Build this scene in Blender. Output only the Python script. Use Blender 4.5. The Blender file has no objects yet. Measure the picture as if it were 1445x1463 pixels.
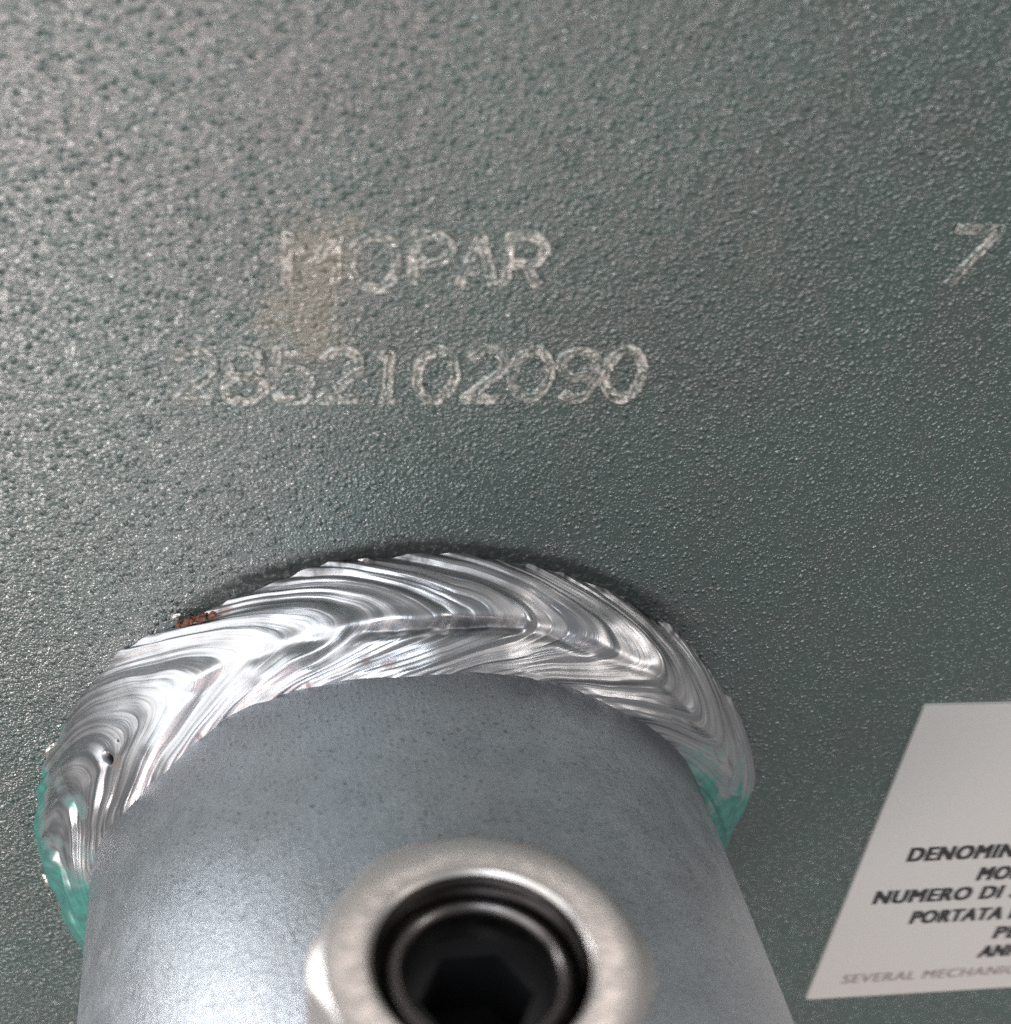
import bpy, bmesh, math, random
import numpy as np
from mathutils import Matrix, Vector

random.seed(7)
rng = np.random.default_rng(11)
MM = 0.001                                   # everything below is measured in millimetres
scene = bpy.context.scene
col = scene.collection

# ------------------------------------------------------------------ camera
cam_data = bpy.data.cameras.new('camera')
cam = bpy.data.objects.new('camera', cam_data)
col.objects.link(cam)
scene.camera = cam
RIGHT = Vector((0.98924, -0.13273, 0.06156))
FWD = Vector((0.14327, 0.79353, -0.59143))
UP = Vector((0.02965, 0.59388, 0.80400))
CAM = Vector((-12.511, -76.374, 84.876))
mw = Matrix((RIGHT, UP, -FWD)).transposed().to_4x4()
mw.translation = CAM * MM
cam.matrix_world = mw
cam_data.sensor_fit = 'HORIZONTAL'
cam_data.sensor_width = 36.0
cam_data.lens = 36.0 * 1911.1 / 1445.0
cam_data.shift_x = 100.2 / 1445.0
cam_data.shift_y = 93.7 / 1445.0
cam_data.clip_start = 0.002
cam_data.clip_end = 20.0
cam_data.dof.use_dof = True
cam_data.dof.focus_distance = 0.0985
cam_data.dof.aperture_fstop = 44.0
cam_data.dof.aperture_ratio = 0.65

# ------------------------------------------------------------------ world, lamps, exposure
world = bpy.data.worlds.new('World')
scene.world = world
world.use_nodes = True
bg = world.node_tree.nodes['Background']
bg.inputs[0].default_value = (0.98, 0.985, 1.0, 1)
bg.inputs[1].default_value = 0.25


def area_lamp(name, loc, target, size, size_y, power, color):
    d = bpy.data.lights.new(name, 'AREA')
    d.shape = 'RECTANGLE'
    d.size = size * MM
    d.size_y = size_y * MM
    d.energy = power
    d.color = color
    o = bpy.data.objects.new(name, d)
    col.objects.link(o)
    o.location = Vector(loc) * MM
    o.rotation_euler = (Vector(target) - Vector(loc)).to_track_quat('-Z', 'Y').to_euler()
    return o


area_lamp('window_lamp', (-640, -300, 380), (0, -10, 20), 640, 560, 2.5, (0.95, 0.98, 1.0))
area_lamp('upper_fill_lamp', (-230, -640, 560), (0, -10, 30), 420, 360, 3.2, (0.84, 0.92, 1.0))  # added fill above the camera: brightens the tube, bluish sheen on the plate
area_lamp('front_sheen_lamp', (-190, -850, -90), (0, 0, 40), 900, 240, 2.6, (1.0, 0.77, 0.77))  # added unseen lamp in front, for a pinkish sheen on the upper plate
area_lamp('low_glint_lamp', (-380, -700, -330), (0, 0, 40), 210, 210, 2.7, (1.0, 0.95, 0.92))  # small lamp added low in front to raise glints on the paint grain
area_lamp('upper_glint_lamp', (-480, -760, 130), (0, 0, 40), 180, 150, 0.65, (1.0, 0.97, 0.93))  # extra added lamp, no known source: glints and bright patches on the weld
area_lamp('tube_fill_lamp', (-620, 420, 330), (0, -30, 20), 330, 400, 5.0, (0.93, 0.96, 1.0))  # added behind the plate so that it brightens the tube's left side only
area_lamp('fitting_fill_lamp', (120, 560, 620), (0, -30, 20), 420, 420, 1.7, (1.0, 0.92, 0.87))  # invented warm fill from behind, reflected by the fitting's face
area_lamp('side_lamp', (640, -330, 420), (0, -10, 20), 240, 240, 1.2, (1.0, 0.97, 0.94))

vs = scene.view_settings
vs.view_transform = 'Standard'
vs.look = 'None'
vs.exposure = 0.0
vs.gamma = 1.0
vs.use_curve_mapping = False
scene.cycles.use_denoising = False

# ------------------------------------------------------------------ helpers


def link(o, parent=None):
    col.objects.link(o)
    if parent is not None:
        o.parent = parent
    return o


def tag(o, label=None, category=None, group=None, kind=None):
    for k, v in (('label', label), ('category', category), ('group', group), ('kind', kind)):
        if v:
            o[k] = v
    return o


def mesh_obj(name, verts, faces, material, parent=None, smooth=True):
    me = bpy.data.meshes.new(name)
    me.from_pydata([tuple(v) for v in verts], [], faces)
    me.materials.append(material)
    if smooth:
        me.polygons.foreach_set('use_smooth', [True] * len(me.polygons))
    me.update()
    return link(bpy.data.objects.new(name, me), parent)


def bm_obj(name, bm, material, parent=None, smooth_angle=None):
    me = bpy.data.meshes.new(name)
    bmesh.ops.recalc_face_normals(bm, faces=bm.faces[:])
    bm.to_mesh(me)
    bm.free()
    me.materials.append(material)
    if smooth_angle is not None:
        me.polygons.foreach_set('use_smooth', [True] * len(me.polygons))
        me.set_sharp_from_angle(angle=math.radians(smooth_angle))
    return link(bpy.data.objects.new(name, me), parent)


def empty(name, loc=(0, 0, 0)):
    o = bpy.data.objects.new(name, None)
    o.empty_display_size = 0.005
    o.location = Vector(loc) * MM
    return link(o)


def grid_mesh(name, P, material, parent=None, close_u=False, uv=None, attrs=None):
    """P: (nu, nv, 3) array in mm -> one smooth quad-grid mesh"""
    nu, nv = P.shape[:2]
    idx = np.arange(nu * nv).reshape(nu, nv)
    a = idx if close_u else idx[:-1]
    b = np.roll(idx, -1, 0) if close_u else idx[1:]
    q = np.stack([a[:, :-1], b[:, :-1], b[:, 1:], a[:, 1:]], -1).reshape(-1, 4)
    me = bpy.data.meshes.new(name)
    me.vertices.add(nu * nv)
    me.vertices.foreach_set('co', (P.reshape(-1) * MM).astype(np.float32))
    me.loops.add(q.size)
    me.loops.foreach_set('vertex_index', q.reshape(-1).astype(np.int32))
    me.polygons.add(len(q))
    me.polygons.foreach_set('loop_start', np.arange(0, q.size, 4, dtype=np.int32))
    me.polygons.foreach_set('use_smooth', np.ones(len(q), dtype=bool))
    me.update(calc_edges=True)
    if uv is not None:
        l = me.uv_layers.new(name='bead')
        l.data.foreach_set('uv', uv.reshape(-1, 2)[q.reshape(-1)].reshape(-1).astype(np.float32))
    for k, v in (attrs or {}).items():
        at = me.attributes.new(k, 'FLOAT', 'POINT')
        at.data.foreach_set('value', v.reshape(-1).astype(np.float32))
    me.materials.append(material)
    me.validate()
    return link(bpy.data.objects.new(name, me), parent)


def vnoise(x, y, seed):
    """smooth 2-D value noise in -1..1"""
    g = np.random.default_rng(seed).uniform(-1, 1, (128, 128))
    xi, yi = np.floor(x).astype(int), np.floor(y).astype(int)
    fx, fy = x - xi, y - yi
    fx, fy = fx * fx * fx * (fx * (fx * 6 - 15) + 10), fy * fy * fy * (fy * (fy * 6 - 15) + 10)
    x0, x1, y0, y1 = xi % 128, (xi + 1) % 128, yi % 128, (yi + 1) % 128
    return (g[x0, y0] * (1 - fx) + g[x1, y0] * fx) * (1 - fy) + (g[x0, y1] * (1 - fx) + g[x1, y1] * fx) * fy


def fbm(x, y, seed, octaves=3):
    s, a, t = 0, 1.0, 0
    for k in range(octaves):
        s = s + a * vnoise(x * 2 ** k + 17.3 * k, y * 2 ** k + 5.1 * k, seed + k)
        t += a
        a *= 0.5
    return s / t


def sstep(a, b, x):
    t = np.clip((x - a) / (b - a), 0, 1)
    return t * t * (3 - 2 * t)


class NT:
    """small node-tree writer"""

    def __init__(self, name):
        self.mat = bpy.data.materials.new(name)
        self.mat.use_nodes = True
        self.t = self.mat.node_tree
        self.b = self.t.nodes['Principled BSDF']

    def n(self, kind, **kw):
        nd = self.t.nodes.new(kind)
        for k, v in kw.items():
            setattr(nd, k, v)
        return nd

    def put(self, sock, v):
        if hasattr(v, 'is_output') or isinstance(v, bpy.types.NodeSocket):
            self.t.links.new(v, sock)
        else:
            sock.default_value = v

    def mm(self, scale=(1, 1, 1)):
        tc = self.n('ShaderNodeTexCoord')
        mp = self.n('ShaderNodeMapping')
        mp.inputs['Scale'].default_value = [1000 * s for s in scale]
        self.t.links.new(tc.outputs['Object'], mp.inputs['Vector'])
        return mp.outputs[0]

    def noise(self, vec, scale, detail=2.0, rough=0.5, dist=0.0, out='Fac'):
        nd = self.n('ShaderNodeTexNoise')
        self.put(nd.inputs['Vector'], vec)
        nd.inputs['Scale'].default_value = scale
        nd.inputs['Detail'].default_value = detail
        nd.inputs['Roughness'].default_value = rough
        nd.inputs['Distortion'].default_value = dist
        return nd.outputs[out]

    def voronoi(self, vec, scale, feature='F1', out='Distance'):
        nd = self.n('ShaderNodeTexVoronoi', feature=feature)
        self.put(nd.inputs['Vector'], vec)
        nd.inputs['Scale'].default_value = scale
        return nd.outputs[out]

    def math(self, op, a, b=0.0, clamp=False):
        nd = self.n('ShaderNodeMath', operation=op, use_clamp=clamp)
        self.put(nd.inputs[0], a)
        self.put(nd.inputs[1], b)
        return nd.outputs[0]

    def ramp(self, v, a, b, lo=0.0, hi=1.0):
        nd = self.n('ShaderNodeMapRange', interpolation_type='SMOOTHSTEP')
        self.put(nd.inputs['Value'], v)
        nd.inputs['From Min'].default_value = a
        nd.inputs['From Max'].default_value = b
        nd.inputs['To Min'].default_value = lo
        nd.inputs['To Max'].default_value = hi
        return nd.outputs[0]

    def mix(self, f, a, b):
        nd = self.n('ShaderNodeMix', data_type='RGBA')
        self.put(nd.inputs[0], f)
        self.put(nd.inputs[6], a if not isinstance(a, tuple) else (*a, 1))
        self.put(nd.inputs[7], b if not isinstance(b, tuple) else (*b, 1))
        return nd.outputs[2]

    def attr(self, name):
        return self.n('ShaderNodeAttribute', attribute_name=name).outputs['Fac']

    def bump(self, h, dist_mm, strength=1.0, normal=None):
        nd = self.n('ShaderNodeBump')
        self.put(nd.inputs['Height'], h)
        nd.inputs['Distance'].default_value = dist_mm * MM
        nd.inputs['Strength'].default_value = strength
        if normal is not None:
            self.put(nd.inputs['Normal'], normal)
        return nd.outputs[0]

    def set(self, **kw):
        names = dict(color='Base Color', metallic='Metallic', rough='Roughness', normal='Normal', ior='IOR',
                     coat='Coat Weight', coat_rough='Coat Roughness', coat_normal='Coat Normal', coat_ior='Coat IOR',
                     spec='Specular IOR Level', emission='Emission Strength')
        for k, v in kw.items():
            if isinstance(v, tuple):
                v = (*v, 1)
            self.put(self.b.inputs[names[k]], v)
        return self.mat


# ------------------------------------------------------------------ materials

R_TUBE = 25.0


def paint_material(name, worn_glint=0.0):
    m = NT(name)
    p = m.mm()
    jit = m.noise(p, 1.3, 2.0, 0.5, out='Color')
    add = m.n('ShaderNodeVectorMath', operation='MULTIPLY_ADD')
    m.put(add.inputs[0], jit)
    add.inputs[1].default_value = (0.25, 0.25, 0.25)
    m.put(add.inputs[2], p)
    def domes(scale, radius):
        vd = m.n('ShaderNodeTexVoronoi', feature='F1')
        m.put(vd.inputs['Vector'], add.outputs[0])
        vd.inputs['Scale'].default_value = scale
        q = m.math('DIVIDE', vd.outputs['Distance'], radius)
        q = m.math('SUBTRACT', 1.0, m.math('MULTIPLY', q, q), clamp=True)
        q = m.math('MULTIPLY', q, m.math('ADD', 0.15, m.math('MULTIPLY', q, 0.85)))
        rnd = m.n('ShaderNodeSeparateColor')
        m.put(rnd.inputs[0], vd.outputs['Color'])
        return m.math('MULTIPLY', q, m.math('POWER', rnd.outputs[0], 1.25))
    fine = m.noise(p, 3.0, 2.0, 0.55)
    coarse = m.noise(p, 0.7, 1.0)
    h = m.math('ADD', m.math('MULTIPLY', domes(1.9, 0.44), 1.8), m.math('MULTIPLY', domes(4.6, 0.58), 0.62))
    h = m.math('ADD', h, m.math('MULTIPLY', fine, 0.50))
    h = m.math('ADD', h, m.math('MULTIPLY', coarse, 0.5))
    nrm = m.bump(h, 0.075)
    nrm2 = m.bump(h, 0.19)
    green = m.mix(m.ramp(m.noise(p, 0.12, 3.0), 0.35, 0.65), (0.017, 0.049, 0.038), (0.023, 0.045, 0.036))
    green = m.mix(m.ramp(fine, 0.58, 0.74, 0, 0.35), green, (0.14, 0.15, 0.145))
    sep = m.n('ShaderNodeSeparateXYZ')
    m.t.links.new(p, sep.inputs[0])
    X, Z = sep.outputs[0], sep.outputs[2]
    wob = m.math('MULTIPLY', m.math('SUBTRACT', m.noise(p, 0.4, 5.0, 0.7), 0.5), 9.0)
    # dried glue residue left across the first stamped characters
    zz = m.math('ADD', Z, wob)
    lean = m.math('ADD', m.math('ADD', X, wob), m.math('MULTIPLY', m.math('SUBTRACT', 50.0, Z), 0.10))
    glue = m.math('MULTIPLY', m.ramp(lean, -11.2, -8.8), m.ramp(lean, -6.6, -4.4, 1, 0))
    glue = m.math('MULTIPLY', glue, m.math('MULTIPLY', m.ramp(zz, 43.8, 46.8), m.ramp(zz, 53.0, 56.0, 1, 0)))
    glue = m.math('MULTIPLY', glue, 0.30)
    green = m.mix(glue, green, (0.27, 0.20, 0.105))
    # faint smear where an old mark was rubbed away
    sm = m.math('MULTIPLY', m.ramp(m.math('ABSOLUTE', m.math('SUBTRACT', m.math('ADD', X, wob), 20.6)), 0.3, 1.6, 1, 0),
                m.ramp(m.math('ABSOLUTE', m.math('SUBTRACT', zz, 52.4)), 0.8, 2.6, 1, 0))
    green = m.mix(m.math('MULTIPLY', sm, 0.07), green, (0.22, 0.19, 0.14))
    # soot burnt into the paint along the toe of the weld
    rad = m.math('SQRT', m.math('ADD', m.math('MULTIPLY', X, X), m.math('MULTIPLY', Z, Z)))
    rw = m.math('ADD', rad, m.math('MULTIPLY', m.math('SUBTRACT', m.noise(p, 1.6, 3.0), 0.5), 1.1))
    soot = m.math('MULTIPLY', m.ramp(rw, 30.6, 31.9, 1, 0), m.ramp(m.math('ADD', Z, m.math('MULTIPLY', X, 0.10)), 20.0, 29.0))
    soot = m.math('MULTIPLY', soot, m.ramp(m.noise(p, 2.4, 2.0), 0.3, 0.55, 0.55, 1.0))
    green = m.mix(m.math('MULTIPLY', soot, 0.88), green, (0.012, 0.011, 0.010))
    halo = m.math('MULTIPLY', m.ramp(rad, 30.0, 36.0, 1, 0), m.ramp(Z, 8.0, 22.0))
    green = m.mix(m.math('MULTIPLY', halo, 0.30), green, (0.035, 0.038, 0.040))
    if worn_glint:
        green = m.mix(m.math('MULTIPLY', m.attr('burr'), m.ramp(m.noise(p, 2.0, 3.0), 0.38, 0.58, 0.3 * worn_glint, worn_glint)), green, (0.46, 0.42, 0.36))  # pale burr colour: painted glints of light on the bared rims
    return m.set(color=green, metallic=0.0, rough=m.ramp(soot, 0, 1, 0.42, 0.8), ior=1.75, normal=nrm, spec=m.ramp(soot, 0, 1, 0.5, 0.2),
                 coat=m.ramp(soot, 0, 1, 1.0, 0.0), coat_rough=0.11, coat_ior=1.85, coat_normal=nrm2)


def weld_material():
    m = NT('weld_metal')
    uvn = m.n('ShaderNodeUVMap', uv_map='bead')
    mp = m.n('ShaderNodeMapping')
    mp.inputs['Scale'].default_value = (1.0, 0.10, 1.0)
    m.t.links.new(uvn.outputs[0], mp.inputs[0])
    st = m.noise(mp.outputs[0], 3.2, 4.0, 0.62)
    st2 = m.noise(mp.outputs[0], 1.1, 2.0, 0.5)
    p = m.mm()
    pits = m.noise(p, 4.0, 2.0)
    nrm = m.bump(m.math('ADD', st, m.math('MULTIPLY', pits, 0.10)), 0.020)
    base = m.mix(m.ramp(st2, 0.35, 0.65), (0.47, 0.48, 0.50), (0.58, 0.56, 0.555))
    base = m.mix(m.math('MULTIPLY', m.ramp(st, 0.30, 0.42, 1, 0), 0.20), base, (0.16, 0.16, 0.17))
    base = m.mix(m.attr('soot'), base, (0.05, 0.047, 0.044))  # toe soot, plus painted darkening in the trough, steps and pinholes
    base = m.mix(m.attr('rust'), base, (0.17, 0.06, 0.025))
    teal = m.mix(m.ramp(m.noise(p, 1.2, 3.0), 0.3, 0.7), (0.008, 0.14, 0.112), (0.02, 0.23, 0.185))
    paint = m.attr('paint')
    base = m.mix(paint, base, teal)
    met = m.math('MULTIPLY', m.math('SUBTRACT', 1.0, paint), m.math('SUBTRACT', 1.0, m.math('MULTIPLY', m.attr('rust'), 0.8)))
    rough = m.math('ADD', m.ramp(st2, 0.3, 0.7, 0.27, 0.42), m.math('MULTIPLY', m.attr('soot'), 0.3))
    return m.set(color=base, metallic=met, rough=rough, normal=nrm)


def tube_material():
    m = NT('zinc_plated_steel')
    p = m.mm()
    ps = m.mm((1.0, 0.45, 1.0))
    mott = m.noise(p, 0.42, 5.0, 0.62)
    blot = m.noise(p, 0.13, 3.0, 0.5)
    spk = m.noise(m.mm((1.6, 1.0, 1.6)), 2.6, 4.0, 0.65)
    base = m.mix(m.ramp(mott, 0.38, 0.62), (0.485, 0.51, 0.54), (0.535, 0.56, 0.59))
    base = m.mix(m.ramp(blot, 0.42, 0.66, 0, 0.35), base, (0.46, 0.44, 0.44))
    base = m.mix(m.ramp(spk, 0.57, 0.66, 0, 0.7), base, (0.15, 0.15, 0.165))
    base = m.mix(m.ramp(spk, 0.30, 0.40, 0.5, 0), base, (0.72, 0.73, 0.75))
    warm = m.noise(p, 0.9, 2.0)
    base = m.mix(m.ramp(warm, 0.72, 0.80, 0, 0.5), base, (0.30, 0.17, 0.10))
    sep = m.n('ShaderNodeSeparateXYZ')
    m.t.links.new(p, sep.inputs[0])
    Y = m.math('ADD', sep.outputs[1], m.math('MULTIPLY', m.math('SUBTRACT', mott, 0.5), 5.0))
    heat_shade = m.math('MULTIPLY', m.ramp(Y, -11.5, -6.5), m.ramp(sep.outputs[0], -6.0, 12.0, 0.35, 0.85))  # bluish heat tint that also paints in the shade below the weld toe
    base = m.mix(heat_shade, base, (0.115, 0.12, 0.14))
    scr = m.noise(m.mm((1.4, 0.18, 1.4)), 2.4, 3.0, 0.6)
    h = m.math('ADD', m.math('MULTIPLY', scr, 0.7), m.math('MULTIPLY', spk, 0.7))
    nrm = m.bump(h, 0.09)
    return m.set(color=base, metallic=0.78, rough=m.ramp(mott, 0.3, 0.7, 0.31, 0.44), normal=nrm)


def plain(name, color, metallic=0.0, rough=0.5, grain=0.0, grain_scale=1.0, vary=None):
    m = NT(name)
    p = m.mm()
    nz = m.noise(p, grain_scale, 3.0)
    c = m.mix(m.ramp(nz, 0.3, 0.7), color, vary or tuple(v * 0.85 for v in color))
    kw = dict(color=c, metallic=metallic, rough=m.ramp(nz, 0.3, 0.7, rough * 0.88, rough * 1.12))
    if grain:
        kw['normal'] = m.bump(nz, grain)
    return m.set(**kw)


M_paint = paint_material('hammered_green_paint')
M_stamp = paint_material('stamped_glint_paint', 1.0)
M_weld = weld_material()
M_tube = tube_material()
M_nut = plain('satin_nickel', (0.68, 0.62, 0.585), 0.8, 0.36, 0.0012, 1.6, (0.60, 0.55, 0.52))
M_sleeve = plain('dark_bore_steel', (0.075, 0.064, 0.062), 1.0, 0.30, 0.0, 1.0)
M_socket = plain('black_oxide', (0.012, 0.012, 0.013), 0.3, 0.5, 0.0, 1.0)
M_sticker = plain('matt_label_film', (0.50, 0.485, 0.455), 0.0, 0.48, 0.004, 5.0, (0.47, 0.455, 0.43))
M_ink = plain('black_ink', (0.020, 0.019, 0.020), 0.0, 0.5, 0.0, 4.0, (0.032, 0.030, 0.030))
M_ink2 = plain('faded_brown_ink', (0.17, 0.135, 0.125), 0.0, 0.6, 0.0, 4.0, (0.24, 0.20, 0.185))
M_rust = plain('flaky_rust', (0.20, 0.055, 0.014), 0.0, 0.38, 0.25, 2.6, (0.025, 0.010, 0.007))
M_spatter = plain('weld_spatter_metal', (0.62, 0.58, 0.52), 0.85, 0.3, 0.03, 3.0)

# ------------------------------------------------------------------ the plate everything is welded and stuck to

plate = empty('steel_plate')
tag(plate, 'flat steel plate in grainy dark green hammered paint behind the welded tube', 'plate', kind='structure')
bm = bmesh.new()
bmesh.ops.create_cube(bm, size=1.0)
for v in bm.verts:
    v.co = Vector((v.co.x * 210 + 53, v.co.y * 10 + 5, v.co.z * 200 - 22)) * MM
bmesh.ops.bevel(bm, geom=bm.edges[:], offset=0.8 * MM, segments=2, affect='EDGES')
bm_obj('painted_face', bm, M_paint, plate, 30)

# stamped characters: every stroke is an indented line with a raised, broken burr on both sides


def arc(cx, cy, rx, ry, a0, a1, n=18):
    return [(cx + rx * math.cos(math.radians(a0 + (a1 - a0) * k / n)), cy + ry * math.sin(math.radians(a0 + (a1 - a0) * k / n)))
            for k in range(n + 1)]


def glyph(ch):
    w = 0.66
    c = w / 2
    if ch == '0':
        return [arc(c, 0.5, c, 0.5, 90, 450, 36)]
    if ch == 'O':
        return [arc(c, 0.5, c, 0.5, 90, 450, 36)]
    if ch == '2':
        return [arc(c, 0.70, c, 0.30, 165, -25, 16) + [(0.0, 0.0), (w, 0.0)]]
    if ch == '8':
        return [arc(c, 0.745, c * 0.86, 0.255, -90, 270, 28), arc(c, 0.245, c, 0.245, 90, 450, 28)]
    if ch == '5':
        return [[(w, 1.0), (0.07, 1.0), (0.03, 0.57)] + arc(c, 0.31, c, 0.31, 122, -150, 22)]
    if ch == '1':
        return [[(0.12, 0.80), (c, 1.0), (c, 0.0)], [(0.16, 0.0), (w - 0.16, 0.0)]]
    if ch == '9':
        return [arc(c, 0.72, c * 0.95, 0.28, 0, 360, 28), [(w * 0.98, 0.72), (w * 0.97, 0.42)] + arc(c, 0.36, c * 0.95, 0.36, 0, -140, 14)]
    if ch == 'M':
        return [[(0, 0), (0, 1), (c, 0.42), (w, 1), (w, 0)]]
    if ch == 'P':
        return [[(0, 0), (0, 1), (c, 1)] + arc(c, 0.74, c, 0.26, 90, -90, 14) + [(0, 0.48)]]
    if ch == 'A':
        return [[(0, 0), (c, 1), (w, 0)], [(0.12, 0.32), (w - 0.12, 0.32)]]
    if ch == 'R':
        return [[(0, 0), (0, 1), (c, 1)] + arc(c, 0.74, c, 0.26, 90, -90, 14) + [(0, 0.48)], [(c, 0.48), (w, 0)]]
    if ch == '7':
        return [[(0, 1), (w, 1), (0.10, 0.0)]]


def stamp(ch, x0, z0, width, height, name, faint=1.0, seed=0):
    """one stamped character as one mesh: ribbon with two broken burrs and a sunk middle"""
    offs = np.array([-0.46, -0.36, -0.26, -0.15, 0.0, 0.15, 0.26, 0.36, 0.46]) * 1.05
    prof = np.array([0.0, 0.7, 1.0, 0.75, 0.5, 0.75, 1.0, 0.7, 0.0])
    V, F, B = [], [], []
    for si, line in enumerate(glyph(ch)):
        pts = np.array([(x0 + p[0] / 0.66 * width, z0 + p[1] * height) for p in line])
        seg = np.hypot(*np.diff(pts, axis=0).T)
        L = np.concatenate([[0], np.cumsum(seg)])
        n = max(6, int(L[-1] / 0.09))
        t = np.linspace(0, L[-1], n)
        q = np.stack([np.interp(t, L, pts[:, 0]), np.interp(t, L, pts[:, 1])], 1)
        q += 0.05 * np.stack([vnoise(t * 1.1, t * 0 + si, seed + 1), vnoise(t * 1.1, t * 0 + si, seed + 2)], 1)
        d = np.gradient(q, axis=0)
        # smooth direction for rounded corners
        for _ in range(2):
            d[1:-1] = (d[:-2] + 2 * d[1:-1] + d[2:]) / 4
        d /= np.linalg.norm(d, axis=1)[:, None] + 1e-9
        nr = np.stack([-d[:, 1], d[:, 0]], 1)
        base = len(V)
        press = np.clip(0.85 + 0.6 * vnoise(t * 0.5, t * 0 + 3.3 * si, seed + 5), 0.45, 1.3) * faint
        end = np.clip(np.minimum(t, L[-1] - t) / 0.22, 0, 1)
        for i in range(n):
            for k in range(len(offs)):
                hgt = prof[k] * (0.22 + 0.20 * vnoise(np.array(t[i] * 3.9), np.array(k * 0.8), seed + 9)) * press[i]
                hgt = hgt * end[i] + (-0.02 if k in (0, 8) or end[i] == 0 else 0.012)
                xz = q[i] + nr[i] * offs[k] * (0.92 + 0.12 * vnoise(np.array(t[i] * 2.0), np.array(k * 2.0), seed + 4))
                B.append(float(np.clip(prof[k] * press[i] * (0.7 + 0.8 * vnoise(np.array(t[i] * 2.3), np.array(k * 1.7), seed + 6)), 0, 1)))
                V.append((xz[0] * MM, -float(hgt) * MM, xz[1] * MM))
        m_ = len(offs)
        for i in range(n - 1):
            for k in range(m_ - 1):
                a = base + i * m_ + k
                F.append((a, a + 1, a + m_ + 1, a + m_))
    o = mesh_obj(name, V, F, M_stamp, plate)
    o.data.attributes.new('burr', 'FLOAT', 'POINT').data.foreach_set('value', B)
    return o


num = '2852102090'
for i, ch in enumerate(num):
    x0 = -16.35 + i * 3.085 + (0.12 if i > 5 else 0) + (0.15 if ch == '1' else 0)
    o = stamp(ch, x0, 42.6 - 0.012 * i, 2.5 if ch != '1' else 2.2, 3.5, 'stamped_digit', 1.15 if i > 3 else 0.9, 100 + 13 * i)
for i, ch in enumerate('MOPAR'):
    x0 = (-9.25, -5.35, -1.55, 1.30, 4.30)[i]
    o = stamp(ch, x0, 50.35, (3.0, 2.75, 2.2, 2.3, 2.2)[i], 3.4, 'stamped_letter', (0.7, 1.05, 0.95, 0.9, 1.2)[i], 311 + 19 * i)
o = stamp('7', 33.2, 50.5, 3.0, 3.9, 'stamped_digit', 0.9, 503)

# ------------------------------------------------------------------ the tube and its weld

tube = empty('welded_tube')
tag(tube, 'bluish grey zinc plated round tube joined to the green plate by a silver weld', 'tube')

N = 220
prof = [(25.0, 0.4), (25.0, -4), (25.0, -12), (25.0, -24), (25.0, -40), (25.0, -58), (25.0, -70.6), (24.7, -71.3), (24.0, -71.8),
        (17.6, -71.8), (17.0, -71.2), (17.0, -55.0), (17.0, -30.0), (0.02, -29.9)]
P = np.zeros((N, len(prof), 3))
for i in range(N):
    a = 2 * math.pi * i / N
    for k, (r, y) in enumerate(prof):
        P[i, k] = (r * math.cos(a), y, r * math.sin(a))
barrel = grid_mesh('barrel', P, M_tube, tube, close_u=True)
barrel.data.set_sharp_from_angle(angle=math.radians(35))

# --- weld bead: a fillet swept round the tube, woven in chevron strokes that overlap like scales
OUT = [(-169, 28.5), (-174, 28.5), (-179, 28.9), (174, 29.4), (168.7, 29.9), (161.8, 29.75), (154.5, 30.0), (146, 30.55), (136.6, 30.9),
       (130, 30.2), (124.8, 29.6), (116.5, 29.8), (109, 29.9), (101, 30.15), (94, 30.1), (86, 30.0), (74, 30.2), (60, 30.0), (48, 29.9),
       (32.5, 29.7), (22, 30.0), (14.2, 30.6), (6.5, 29.9), (1.4, 28.8), (-10, 28.4), (-60, 29.0), (-120, 29.0)]
INN = [(170, 5.2), (157.5, 5.7), (149, 7.1), (141.6, 7.55), (133, 7.05), (121, 5.9), (114, 6.3), (108, 6.7), (100, 7.05), (91, 7.3),
       (81, 6.95), (74, 6.6), (67, 6.6), (60.6, 6.95), (46.7, 6.5), (31, 5.3), (20, 4.9), (0, 4.6), (-60, 5.0), (-120, 5.0), (-175, 4.9)]


def around(tab, th):
    a = np.array(sorted(((x % 360), r) for x, r in tab))
    w = np.linspace(-9, 9, 37)                      # averaged over a few degrees so that the edge has no corners
    g = np.exp(-(w / 4.0) ** 2)
    return sum(gk * np.interp((th + wk) % 360, a[:, 0], a[:, 1], period=360) for wk, gk in zip(w, g)) / g.sum()


th_front = np.linspace(205, -25, 2100, endpoint=False)
th_back = np.linspace(-25, -155, 240, endpoint=False)
TH = np.concatenate([th_front, th_back])
NV = 170
V_ = np.linspace(0, 1, NV)
th, v = np.meshgrid(TH, V_, indexing='ij')
s = np.radians(205 - th) * 28.5                     # arc length in mm, running clockwise
ap = 0.56 + 0.035 * vnoise(s * 0.10, v * 0, 41)      # where across the bead the strokes turn back
vo = np.clip((ap - v) / ap, 0, 1)
vi = np.clip((v - ap) / (1 - ap), 0, 1)
e_ = np.where(v < ap, vo, vi)
shape = 1 - ((e_ ** 2 + 0.06) ** 0.8 - 0.06 ** 0.8) / (1.06 ** 0.8 - 0.06 ** 0.8)
warp = 0.9 * fbm(s * 0.16, v * 1.6, 51) + 0.10 * fbm(s * 0.6, v * 3.0, 52)
REACH = 11.5
c = s - REACH * shape + warp
outr = around(OUT, TH)[:, None] + (0.50 * fbm(c * 0.40, v * 0 + 2, 21) + 0.06 * vnoise(c * 1.7, v * 0, 22)) * (1 - v) ** 3
innh = around(INN, TH)[:, None] + (0.30 * fbm(c * 0.35, v * 0 + 8, 31) + 0.04 * vnoise(c * 1.5, v * 0, 32)) * v ** 3
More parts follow.
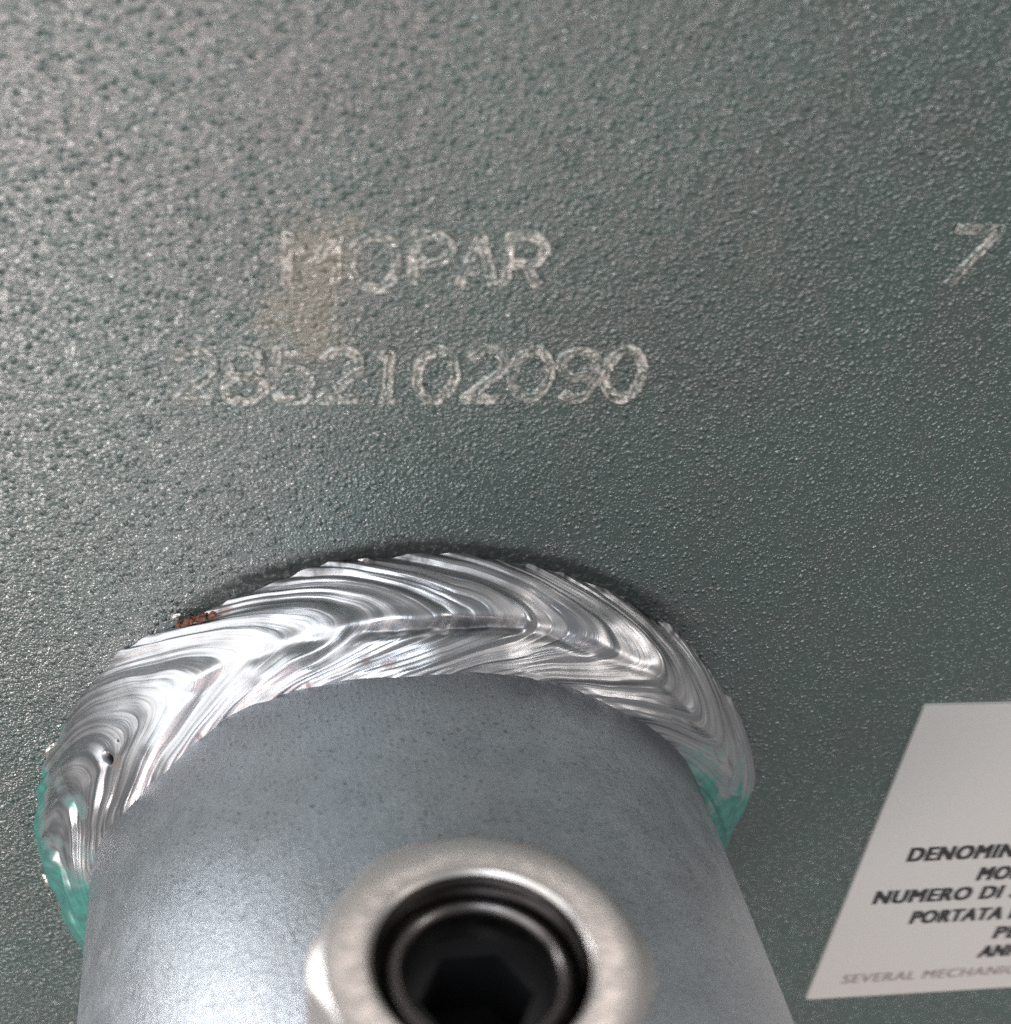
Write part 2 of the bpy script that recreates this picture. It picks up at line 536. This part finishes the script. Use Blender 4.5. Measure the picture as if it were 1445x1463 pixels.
# big strokes
apex_deg = [196, 181, 168, 156, 143, 120.5, 98.5, 86.5, 72.5, 58, 47.5, 36.5, 26.5, 14, 2, -12]
cr = np.array([math.radians(205 - a) * 28.5 - REACH for a in apex_deg])
cr = np.concatenate([[-30, -24, -18], cr, np.arange(cr[-1] + 6, 230, 6)])
amp = np.abs(np.random.default_rng(5).normal(0.42, 0.14, len(cr) + 1))
amp[3:3 + len(apex_deg)] = [0.4, 0.4, 0.45, 0.4, 0.35, 0.58, 0.72, 0.30, 0.62, 0.30, 0.55, 0.45, 0.55, 0.4, 0.4, 0.4]
k = np.clip(np.searchsorted(cr, c), 1, len(cr) - 1)
f = (c - cr[k - 1]) / (cr[k] - cr[k - 1])
f = np.clip(f, 0, 1)
saw = amp[k] * (f ** 1.3) * (1 - sstep(0.78, 1.0, f))
cross = np.sin(np.pi * np.clip(v, 0, 1)) ** 0.7
H = saw * cross
# fine solidification ripples that follow the strokes
r1 = np.abs(np.sin(np.pi * (c * 0.70 + 0.25 * fbm(s * 0.3, v * 1.5, 61)))) ** 0.6
r2 = np.abs(np.sin(np.pi * (c * 1.9 + 0.3 * fbm(s * 0.5, v * 2, 62))))
calm = 1 - 0.6 * sstep(124, 134, th)
m1 = np.clip(0.35 + 1.1 * fbm(s * 0.30, v * 2.2, 63), 0, 1.2) * calm
m2 = np.clip(0.45 + 1.1 * fbm(s * 0.55, v * 3.5, 64), 0, 1.2)
H += (0.065 * m1 * (1 - r1) ** 1.4 * -1 + 0.007 * m2 * (r2 - 0.5)) * sstep(0, 0.08, v) * sstep(1, 0.92, v)
# streaks along the strokes
H += 0.010 * fbm(c * 1.6, v * 1.2, 71, 3) * cross
# trough between the outer and the inner pass, deepest over the crown of the tube
deep = np.exp(-((th - 85) / 17.0) ** 2)
tr = np.exp(-((v - 0.63 - 0.03 * vnoise(s * 0.3, v * 0, 81)) / 0.055) ** 2)
H -= (0.14 + 0.62 * deep) * tr * (0.7 + 0.5 * vnoise(s * 0.35, v * 0 + 7, 82))
# lumps, pinholes
H += 0.46 * fbm(s * 0.24, v * 2.2, 91, 2) * cross
pit = np.zeros_like(H)
for (pa, pv, pr_, pd) in ((144.3, 0.60, 0.30, 0.7), (141.0, 0.56, 0.08, 0.1)):
    d2 = ((th - pa) * math.radians(1) * 28.5) ** 2 + ((v - pv) * 8.3) ** 2
    g = np.exp(-d2 / pr_ ** 2)
    H -= pd * g
    pit = np.maximum(pit, np.clip(g * 1.6, 0, 1))
bulge = (0.75 + 0.25 * vnoise(s * 0.12, v * 0, 95)) * np.sin(np.pi * v)
gl = outr - R_TUBE
ln = np.hypot(gl, innh)
nr_, ny_ = innh / ln, gl / ln
r = R_TUBE + gl * (1 - v) + (H + bulge) * nr_
y = innh * v + (H + bulge) * ny_
edge0 = sstep(-0.02, 0.05, v)
y = y * edge0 - 0.15 * (1 - edge0)
edge1 = sstep(1.02, 0.95, v)
r = r * edge1 + (R_TUBE - 0.15) * (1 - edge1)
P = np.stack([r * np.cos(np.radians(th)), -y, r * np.sin(np.radians(th))], -1)
side = np.where(th > 90, th - 153, 29 - th)         # >0 towards the two painted ends
pn = side / 9.0 + 1.5 * fbm(s * 0.45, v * 3.0, 101) + np.where(th > 90, (0.45 - v) * 1.3, (v - 0.55) * 1.6) + 0.9 * fbm(c * 1.2, v * 1.0, 104)
paint = sstep(0.2, 1.8, pn) * 0.9
paint = np.maximum(paint, 0.9 * sstep(22, 34, side))
soot_shade = np.clip(1.5 * (0.12 - v) / 0.12, 0, 1) * sstep(118, 100, th) * sstep(22, 45, th) * np.clip(0.55 + fbm(s * 1.3, v * 9, 111), 0, 1)
soot_shade = np.maximum(soot_shade, 0.80 * deep * tr * np.clip(0.5 + 1.2 * fbm(s * 1.1, v * 8, 113), 0, 1))  # trough darkened in the colour, standing in for its dark reflection
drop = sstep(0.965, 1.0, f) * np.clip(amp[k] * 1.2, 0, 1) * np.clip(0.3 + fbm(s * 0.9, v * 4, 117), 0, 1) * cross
soot_shade = np.clip(np.maximum(np.maximum(soot_shade, pit), drop) * (1 - paint), 0, 1)  # pinholes and stroke steps get the same painted darkening
rust = np.zeros_like(H)
for (pa, pv, la, lv) in ((96.0, 0.90, 1.8, 0.03), (99.5, 0.86, 0.7, 0.03), (129.0, 0.97, 0.6, 0.03), (109, 0.97, 0.5, 0.03), (118, 0.08, 1.2, 0.05), (143.0, 0.68, 1.4, 0.05)):
    g = np.exp(-((th - pa) / la) ** 2 - ((v - pv) / lv) ** 2)
    rust = np.maximum(rust, sstep(0.25, 0.7, g + 0.35 * fbm(s * 2.5, v * 14, 121)) * sstep(0.05, 0.2, g))
rust *= 0.5
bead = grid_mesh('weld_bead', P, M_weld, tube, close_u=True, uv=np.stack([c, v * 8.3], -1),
                 attrs=dict(paint=paint, soot=soot_shade, rust=rust))
tag(bead, 'shiny silver weld bead of overlapping chevron ripples, teal paint left at both ends')


def lump(name, th_deg, r0, depth, size, material, parent, seed, stretch=(1, 1, 1)):
    """small uneven blob sitting on the weld at an angle round the tube"""
    bm = bmesh.new()
    bmesh.ops.create_icosphere(bm, subdivisions=4 if size > 0.6 else 3, radius=1.0)
    g = np.random.default_rng(seed)
    ph = g.uniform(0, 6, 12)
    ca, sa = math.cos(math.radians(th_deg)), math.sin(math.radians(th_deg))
    for vt in bm.verts:
        p = vt.co.copy()
        nz = 0.28 * math.sin(3.1 * p.x + ph[0]) * math.sin(2.7 * p.y + ph[1]) + 0.22 * math.sin(6.3 * p.z + ph[2] + 2 * p.x) \
            + 0.16 * math.sin(11 * p.x + ph[3]) * math.sin(9 * p.y + ph[4]) * math.sin(10 * p.z + ph[5])
        p *= 1 + nz
        tang, rad_, out = p.x * stretch[0] * size, p.y * stretch[1] * size, p.z * stretch[2] * size
        vt.co = Vector(((r0 + rad_) * ca - tang * sa, -depth - out, (r0 + rad_) * sa + tang * ca)) * MM
    return bm_obj(name, bm, material, parent, 60)


for (a, r0, dp, sz, st_) in ((121.0, 29.85, 0.75, 0.36, (1.5, 0.8, 0.7)), (122.9, 30.0, 0.55, 0.34, (1.5, 0.8, 0.7)), (119.5, 29.75, 0.9, 0.24, (1.3, 0.9, 0.8)),
                             (124.4, 30.1, 0.4, 0.20, (1.3, 0.9, 0.7))):
    o = lump('rust_flake', a, r0, dp, sz, M_rust, bead, int(a * 10), st_)
for (a, r0, dp, sz) in ((155.0, 30.0, 0.0, 0.50), (183.5, 29.0, 0.0, 0.55), (124.2, 30.6, 0.1, 0.22), (97.5, 30.15, 0.3, 0.22)):
    o = lump('spatter_drop', a, r0, dp, sz, M_spatter, bead, int(a * 7), (1.5, 0.7, 0.4))

# ------------------------------------------------------------------ hexagonal fitting screwed into the top of the tube

NX, NY, ZF = -1.75, -37.0, 33.0                      # centre and height of its face
nut = empty('hexagon_fitting', (NX, NY, 24.0))
tag(nut, 'pale satin nickel hexagon fitting with a deep dark socket hole, standing on the tube', 'fitting')
ZB = ZF - 24.0
AP, CO = 7.75, 8.35


def hexr(a, ap, co, turn):
    x = (a - turn) % (math.pi / 3) - math.pi / 6
    return min(ap / math.cos(x), co)


NS = 180
turn = math.radians(-4)
rings = []
for kind in ('bot', 'side', 'ch0', 'ch1', 'face', 'lip0', 'lip1', 'bore0', 'bore1'):
    ring = []
    for i in range(NS):
        a = 2 * math.pi * i / NS
        hr = hexr(a, AP, CO, turn)
        if kind == 'bot':
            rr, z = hr, -2.2
        elif kind == 'side':
            rr, z = hr, ZB - 0.25 - max(0.0, hr - 7.7) * 0.75
        elif kind == 'ch0':
            rr, z = hr - 0.10, ZB - 0.12 - max(0.0, hr - 7.7) * 0.70
        elif kind == 'ch1':
            rr, z = 7.55, ZB - 0.05
        elif kind == 'face':
            rr, z = 7.38, ZB
        elif kind == 'lip0':
            rr, z = 5.62, ZB
        elif kind == 'lip1':
            rr, z = 5.48, ZB - 0.05
        elif kind == 'bore0':
            rr, z = 5.30, ZB - 0.28
        else:
            rr, z = 5.28, ZB - 0.4
        ring.append((rr * math.cos(a), rr * math.sin(a), z))
    rings.append(ring)
P = np.array(rings).transpose(1, 0, 2)[::-1]
body = grid_mesh('hexagon_body', P, M_nut, nut, close_u=True)
body.data.set_sharp_from_angle(angle=math.radians(28))
# threaded wall of the bore
zs = np.linspace(ZB - 0.38, ZB - 4.6, 90)
P = np.zeros((NS, len(zs), 3))
for i in range(NS):
    a = 2 * math.pi * i / NS
    for k_, z in enumerate(zs):
        t_ = ((z / 0.9 + a / (2 * math.pi)) % 1.0)
        rr = 5.28 - 0.30 * (1 - abs(2 * t_ - 1))
        P[i, k_] = (rr * math.cos(a), rr * math.sin(a), z)
grid_mesh('bore_thread', P[::-1], M_sleeve, nut, close_u=True)


def lathe(name, prof, material, parent, n=120):
    P = np.zeros((n, len(prof), 3))
    for i in range(n):
        a = 2 * math.pi * i / n
        for k_, (rr, z) in enumerate(prof):
            P[i, k_] = (rr * math.cos(a), rr * math.sin(a), z)
    o = grid_mesh(name, P[::-1], material, parent, close_u=True)
    o.data.set_sharp_from_angle(angle=math.radians(40))
    return o


M_lip = plain('worn_sleeve_steel', (0.16, 0.145, 0.14), 1.0, 0.32, 0.0, 1.0)
lathe('insert_sleeve', [(5.25, ZB - 1.9), (4.75, ZB - 1.5), (4.5, ZB - 1.2), (4.25, ZB - 1.0), (4.0, ZB - 0.98), (3.8, ZB - 1.15), (3.7, ZB - 1.5), (3.68, ZB - 4.4)],
      M_lip, nut)
# recessed socket screw: dark disc with a hexagonal hole
bm = bmesh.new()
n6 = 6
outer = [bm.verts.new(Vector((3.9 * math.cos(2 * math.pi * i / 48), 3.9 * math.sin(2 * math.pi * i / 48), ZB - 3.2)) * MM) for i in range(48)]
hx = []
for lvl in (ZB - 3.2, ZB - 7.5):
    hx.append([bm.verts.new(Vector((2.9 * math.cos(math.pi / 3 * (i // 8) + 0) * (1 - (i % 8) / 8) + 2.9 * math.cos(math.pi / 3 * (i // 8 + 1)) * ((i % 8) / 8),
                                    2.9 * math.sin(math.pi / 3 * (i // 8)) * (1 - (i % 8) / 8) + 2.9 * math.sin(math.pi / 3 * (i // 8 + 1)) * ((i % 8) / 8), lvl)) * MM)
               for i in range(48)])
for i in range(48):
    j = (i + 1) % 48
    bm.faces.new((outer[i], outer[j], hx[0][j], hx[0][i]))
    bm.faces.new((hx[0][i], hx[0][j], hx[1][j], hx[1][i]))
bm.faces.new(hx[1])
bm_obj('socket_screw', bm, M_socket, nut)

# ------------------------------------------------------------------ data label stuck to the plate

SO = Vector((42.0, -0.0, -25.8))
lab = empty('data_label', SO)
lab.rotation_euler = (0, 0.028, 0)
tag(lab, 'off white data sticker with bold black lines of lettering on the green plate', 'sticker')
bm = bmesh.new()
SW, SH, SR = 84.0, 39.25, 0.35
pts = []
for cx, cz, a0 in ((SW - SR, SR, -90), (SW - SR, SH - SR, 0), (SR, SH - SR, 90), (SR, SR, 180)):
    for k_ in range(6):
        a = math.radians(a0 + 18 * k_)
        pts.append((cx + SR * math.cos(a), cz + SR * math.sin(a)))
front = [bm.verts.new(Vector((x_, -0.30, z_)) * MM) for x_, z_ in pts]
back = [bm.verts.new(Vector((x_, 0.05, z_)) * MM) for x_, z_ in pts]
bm.faces.new(front)
for i in range(len(pts)):
    j = (i + 1) % len(pts)
    bm.faces.new((front[i], front[j], back[j], back[i]))
bm_obj('film', bm, M_sticker, lab)


def print_line(text, x0, z0, cap, known, known_w, material, bold, copies=6):
    """a line of flat print: the built-in font, emboldened, scaled so that `known` is known_w wide"""
    def make(t):
        cu = bpy.data.curves.new('print', 'FONT')
        cu.body = t
        cu.size = 1.0
        cu.offset = bold
        cu.resolution_u = 4
        cu.space_character = 1.13
        ob = bpy.data.objects.new('print', cu)
        col.objects.link(ob)
        dg = bpy.context.evaluated_depsgraph_get()
        me = bpy.data.meshes.new_from_object(ob.evaluated_get(dg))
        bpy.data.objects.remove(ob)
        bpy.data.curves.remove(cu)
        co = np.array([v_.co[:] for v_ in me.vertices])
        return me, co
    me0, co0 = make(known)
    w0 = co0[:, 0].max() - co0[:, 0].min()
    bpy.data.meshes.remove(me0)
    meh, coh = make('E')
    h0, zlo = coh[:, 1].max() - coh[:, 1].min(), coh[:, 1].min()
    bpy.data.meshes.remove(meh)
    me, co = make(text)
    bm = bmesh.new()
    xm = co[:, 0].min()
    for k_, (sh, sz_) in enumerate([(0, 0), (0.08, 0), (0.16, 0), (0.0, 0.07), (0.08, 0.07), (0.16, 0.07)][:copies]):     # thick stems: the outline is laid down again a little further right
        n0 = len(bm.verts)
        bm.from_mesh(me)
        bm.verts.ensure_lookup_table()
        for v_ in bm.verts[n0:]:
            v_.co = Vector((x0 + (v_.co.x - xm) * (known_w - 0.16 * cap) / w0 + sh * cap, -0.306 - 0.003 * k_, z0 + (v_.co.y - zlo) * cap * 0.93 / h0 + sz_ * cap)) * MM
    bpy.data.meshes.remove(me)
    return bm_obj('printed_line', bm, material, lab)


print_line('DENOMINAZIONE:', 4.35, 20.0, 1.88, 'DENOMIN', 10.75, M_ink, 0.0)
print_line('MODELLO:', 12.35, 16.92, 1.88, 'MO', 3.35, M_ink, 0.0)
print_line('NUMERO DI SERIE:', 2.75, 14.2, 1.88, 'NUMERO', 9.95, M_ink, 0.0)
print_line('PORTATA MAX:', 7.45, 11.03, 1.88, 'PORTATA', 9.7, M_ink, 0.0)
print_line('PESO:', 17.2, 8.08, 1.88, 'PE', 2.7, M_ink, 0.0)
print_line('ANNO:', 16.6, 5.22, 1.88, 'AN', 3.0, M_ink, 0.0)
print_line('SEVERAL MECHANICS', 3.05, 2.3, 1.45, 'SEVERAL', 7.95, M_ink2, 0.0, 2)
